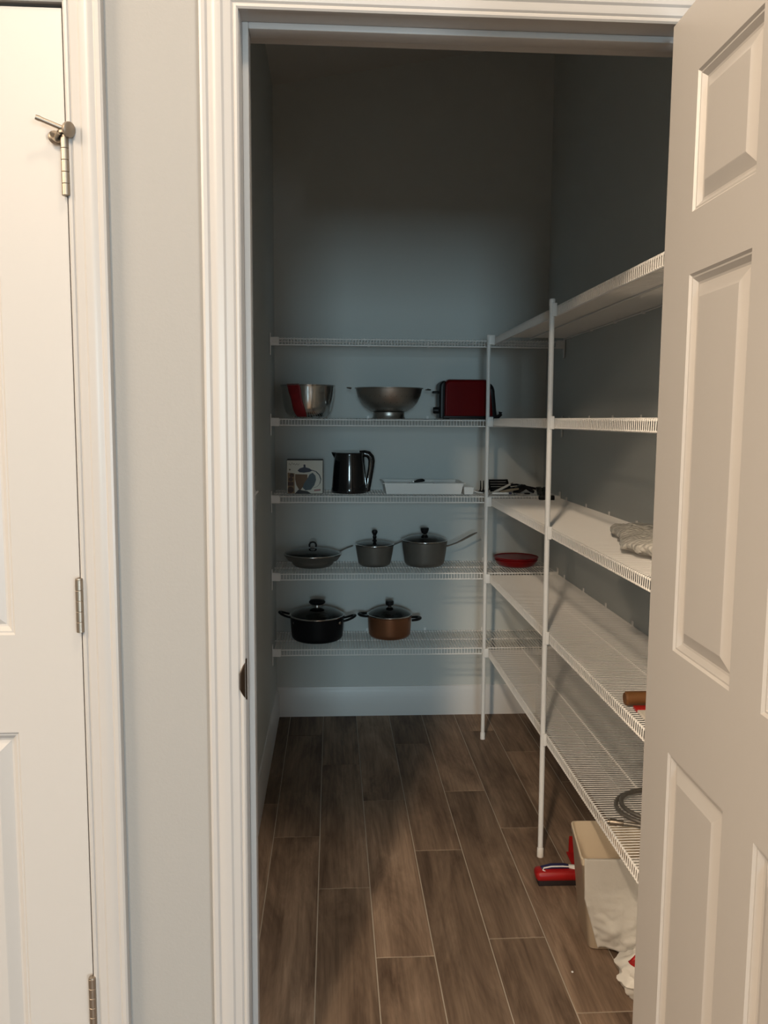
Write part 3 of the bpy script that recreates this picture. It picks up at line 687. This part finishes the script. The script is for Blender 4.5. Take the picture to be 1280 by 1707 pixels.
for s, zz in ((-1, .098), (1, .084)):
    pts = [(s * (.098 + .040 * math.sin(PI * k / 12) ** .8), .030 * math.cos(PI * k / 12) + (.012 if s < 0 else -.012), zz + .004 * math.sin(PI * k / 12)) for k in range(13)]
    MB().tube(pts, [.0065 + .0025 * math.sin(PI * k / 12) for k in range(13)], 10, flat=.8).build('handle', M_BLACK, cp2)

# red plates in the corner
for k, (nm, lab, dz, R) in enumerate((('plate', 'lower red plate of the stack in the shelf corner', 0, .0965), ('plate', 'upper red plate of the stack in the shelf corner, the topmost', .0125, .100))):
    pl = thing(nm, lab, 'plate', (.832, 3.748, ZB[3] + .0002 + dz), group='stacked red plates')
    MB().lathe([(.0005, .002), (.058, .002), (.060, 0), (.066, 0), (.078, .005), (R - .009, .014), (R - .002, .026), (R, .029), (R - .003, .0305), (R - .012, .0185), (.074, .0095), (.06, .0065), (.0005, .0065)], 56).build('dish', M_REDD, pl)
    MB().lathe([(R - .0025, .0285), (R + .0008, .0290), (R + .0006, .0312), (R - .003, .0318), (R - .0045, .0300), (R - .0025, .0285)], 56).build('rim', M_REDD, pl)

# ------------------------------------------------------------------ side shelves
zb = ZR[2] + .001
bw = MB()
def wrap(u, v):
    a = u; y = 2.48 - .74 * a; c = .868 - .050 * a + .012 * math.sin(9 * a)
    half = (.040 + .050 * min(1, a * 3.2)) * (1 + .14 * math.sin(13 * a)); t = v * 2 * PI
    hgt = (.013 + .009 * math.sin(min(1, a * 3) * PI / 2)) * (1 + .25 * noise.noise(Vector((y * 9, c * 5, 1))))
    endf = math.sqrt(max(0.0, 1 - max(0, (abs(u - .5) - .42) / .08) ** 2)) if abs(u - .5) > .42 else 1
    x = c + half * endf * math.cos(t); z = hgt + hgt * endf * (math.sin(t) if math.sin(t) > 0 else .98 * math.sin(t))
    n = noise.noise(Vector((x * 22, y * 22, z * 22))) * .010 + noise.noise(Vector((x * 60, y * 60, 4))) * .004
    return (min(x + n, .972), y + n, max(z + n * (1 if z > .01 else 0), .0006))
o = bw.grid(wrap, 70, 36).build('bubble_wrap', M_BUBBLE); o.location = (0, 0, zb)
tag(o, 'crumpled clear bubble wrap lying on the side shelf beside the open door', 'bubble wrap')

zr = ZR[3] + .0002
rp = thing('rolling_pin', 'dark brown wooden rolling pin lying on the side shelf by the door', 'rolling pin', (.686, 1.890, zr + .0172))
MB().lathe([(.0005, 0), (.013, 0), (.0168, .004), (.017, .012), (.017, .20), (.0165, .208), (.012, .212), (.0005, .212)], 28, axis='x').build('roller', M_WOOD, rp)
MB().lathe([(.0075, .211), (.009, .222), (.0105, .245), (.009, .262), (.0005, .266)], 20, axis='x').build('handle', M_WOOD, rp)
pk = thing('packet', 'red and white flat packet lying in front of the rolling pin', 'packet', (.698, 1.822, zr), -.04)
MB().box(0, .13, -.05, .046, 0, .007, .002).build('sleeve', M_CARD, pk); MB().box(-.001, .131, .018, .0465, -.0, .0085, .0015).build('red_header', M_REDP, pk)

zh = ZR[4] + .0062
ho = thing('braided_hose', 'coiled grey braided hose with a metal end fitting on the lowest side shelf', 'hose', (.845, 2.012, zh))
pts = []
for k in range(121):
    t = k / 120; a = math.radians(205) - t * 2 * PI * 2.55; r = 1 - .16 * t
    pts.append((.122 * r * math.cos(a) * (1 + .04 * math.sin(3 * a)), .108 * r * math.sin(a), .0105 * t * 1.6 + .002 * math.sin(5 * a) + .002))
lead = [(-.152, -.052, .001), (-.128, -.060, .001), (-.09, -.075, .001), (-.04, -.092, .001), (.01, -.105, .001), (.06, -.098, .001), (.10, -.06, .002), (.12, -.01, .003), (.105, .055, .004), (.05, .098, .005)]
pts2 = [(.05, .098, .005)]
for k in range(1, 110):
    t = k / 110; a = math.radians(62) + t * 2 * PI * 1.9; r = 1.02 - .20 * t
    pts2.append((.122 * r * math.cos(a), .110 * r * math.sin(a), .005 + .016 * t))
MB().tube(lead[:-1] + pts2, .0056, 8).build('hose', M_HOSE, ho, smooth=60)
q = (Vector(lead[0]) - Vector(lead[1])).normalized().to_track_quat('Z', 'Y').to_matrix().to_4x4()
MB().lathe([(.0062, -.026), (.0068, -.024), (.0068, -.010), (.0085, -.010), (.0085, .006), (.006, .007), (.006, .012), (.0005, .012)], 12).xf(Matrix.Translation(lead[0]) @ q).build('fitting', M_NICKEL, ho)

# ------------------------------------------------------------------ floor: bin, bags, brush, dustpan
bn = thing('waste_bin', 'cream plastic waste bin under the lowest side shelf', 'bin', (.76, 2.13, 0))
T_ = [(-.118, -.095), (.105, -.110), (.105, .112), (-.086, .118)]; B_ = [(-.080, -.062), (.078, -.070), (.078, .072), (-.072, .072)]
def ringq(Q, d, z, n=5, r=.018):
    """rounded quad inset by d"""
    out = []; c = Vector((sum(p[0] for p in Q) / 4, sum(p[1] for p in Q) / 4))
    for i in range(4):
        p = Vector(Q[i]); a = (Vector(Q[i - 1]) - p).normalized(); b = (Vector(Q[(i + 1) % 4]) - p).normalized()
        p = p + (a + b) * d; s = p + a * r; e = p + b * r
        for k in range(n): 
            t = k / (n - 1); out.append(((1 - t) ** 2 * s.x + 2 * t * (1 - t) * p.x + t * t * e.x, (1 - t) ** 2 * s.y + 2 * t * (1 - t) * p.y + t * t * e.y, z))
    return out
H = .275
rings = [ringq(B_, .01, 0), ringq(B_, 0, .008), ringq([(b[0] + (t[0] - b[0]) * .93, b[1] + (t[1] - b[1]) * .93) for t, b in zip(T_, B_)], 0, H - .020),
         ringq(T_, 0, H - .018), ringq(T_, -.001, H - .001), ringq(T_, .0005, H), ringq(T_, .0035, H), ringq(B_, .004, .01)]
n = len(rings[0]); vs = [p for r in rings for p in r]
fs = [(i * n + j, i * n + (j + 1) % n, (i + 1) * n + (j + 1) % n, (i + 1) * n + j) for i in range(len(rings) - 1) for j in range(n)] + [tuple(range(n - 1, -1, -1)), tuple(range((len(rings) - 1) * n, len(rings) * n))]
MB().add(vs, fs).build('bin_body', M_BIN, bn, smooth=50)
# plastic bag hung over the front rim, bulging below
def drape(u, v):
    x = -.112 + .222 * u; yt = -.096 - .014 * u
    if v < .12:
        t = v / .12; y = yt + .014 * (1 - t) - .0045 * t; z = H + .0035 - .012 * (1 - t) ** 2
        return (x, y, z)
    t = (v - .12) / .88; z = H + .0035 - (H - .012) * t
    y = yt - .0045 + .034 * t - .075 * max(0, t - .35) ** 1.1 * (max(0, min(1, (u - .05) * 1.9)) ** .8) * (1 - .55 * max(0, t - .8) * 5 * .5)
    x = x * (1 - .16 * t) + .045 * max(0, t - .45) * (1 - u) * 1.4
    w_ = noise.noise(Vector((x * 16, z * 16, 3))) * .030 * max(0, t - .25) + noise.noise(Vector((x * 45, z * 45, 7))) * .010 * max(0, t - .15)
    z = z + noise.noise(Vector((x * 20, 2, 5))) * .02 * max(0, t - .7) * 3
    return (x, y - abs(w_) * .9, max(z + .002, .006))
o = MB().grid(drape, 40, 60).build('plastic_bag', M_BAG); o.location = (.76, 2.13, 0); solid(o, .0012)
tag(o, 'thin white plastic bag hanging crumpled over the front of the cream bin', 'bag')
def lump(c, R, seed, amp=.22, n=40, mth=24):
    def f(u, v):
        a = 2 * PI * u; b = -PI / 2 + PI * v
        d = Vector((math.cos(a) * math.cos(b), math.sin(a) * math.cos(b), math.sin(b)))
        k = 1 + amp * noise.noise(d * 2.1 + Vector((seed, 0, 0))) + amp * .45 * noise.noise(d * 6 + Vector((0, seed, 0)))
        return (c[0] + d.x * R[0] * k, c[1] + d.y * R[1] * k, max(c[2] + d.z * R[2] * k, .0008))
    return f
b2 = thing('shopping_bag', 'white shopping bag with red print on the floor beneath the plastic bag', 'bag', (.785, 1.895, 0))
MB().grid(lump((0, 0, .052), (.092, .062, .062), 3.3), 44, 26).build('sack', M_BAG, b2)
lp = lump((0, 0, .052), (.0935, .0635, .0635), 3.3)
o = MB().grid(lambda u, v: lp(.50 + .17 * u, .72 + .13 * v), 8, 8).build('red_print', M_REDP, b2, label='red printed patch'); solid(o, .0006)

dp = thing('dustpan', 'red plastic dustpan lying on the tiles behind the cream bin', 'dustpan', (.780, 2.548, 0), -PI / 2 - .04)
d_ = MB().prism([(-.03, 0), (.11, 0), (.11, .004), (-.03, .004)], -.02, .16)
d_.prism([(-.034, 0), (-.028, 0), (-.028, .058), (-.034, .040)], -.012, .16).prism([(.11, 0), (.116, 0), (.116, .045), (.11, .05)], -.012, .16).box(-.034, .116, .155, .161, 0, .055)
d_.build('pan', M_REDP, dp, smooth=0)
MB().tube([(.04, .16, .03), (.04, .22, .035), (.04, .27, .03)], [.012, .011, .013], 10).build('handle', M_REDP, dp)
hb = thing('hand_brush', 'red hand brush with a navy and white grip poking out behind the cream bin', 'brush', (.615, 2.405, 0), -.02)
MB().box(.008, .172, -.020, .020, 0, .020, .003).build('bristles', M_BRISTLE, hb)
MB().box(0, .18, -.025, .025, .014, .046, .013).build('block', M_REDP, hb)
MB().tube([(.020, .004, .045), (.05, .006, .050), (.09, .006, .050), (.105, .006, .048)], [.009, .011, .011, .009], 12, flat=.7).build('grip', M_NAVY, hb)
MB().tube([(.030, -.014, .043), (.022, -.011, .047), (.026, -.006, .051), (.05, -.0045, .0545), (.085, -.0045, .0545), (.104, -.004, .0525)], .0022, 8).build('grip_trim', M_WPLAST, hb, label='white edging of the navy grip')
MB().tube([(.103, .004, .050), (.118, .003, .047), (.150, .0, .040)], [.007, .010, .009], 10, flat=.8).build('neck', M_WPLAST, hb, label='white neck of the grip')
cr = MB().lathe([(.0005, 0), (.0028, .0006), (.003, .002), (.0018, .0034), (.0005, .0036)], 8).build('paper_crumb', M_WPLAST); cr.location = (.612, 1.985, 0)
tag(cr, 'tiny white paper crumb on the floor tiles near the bin', 'crumb')
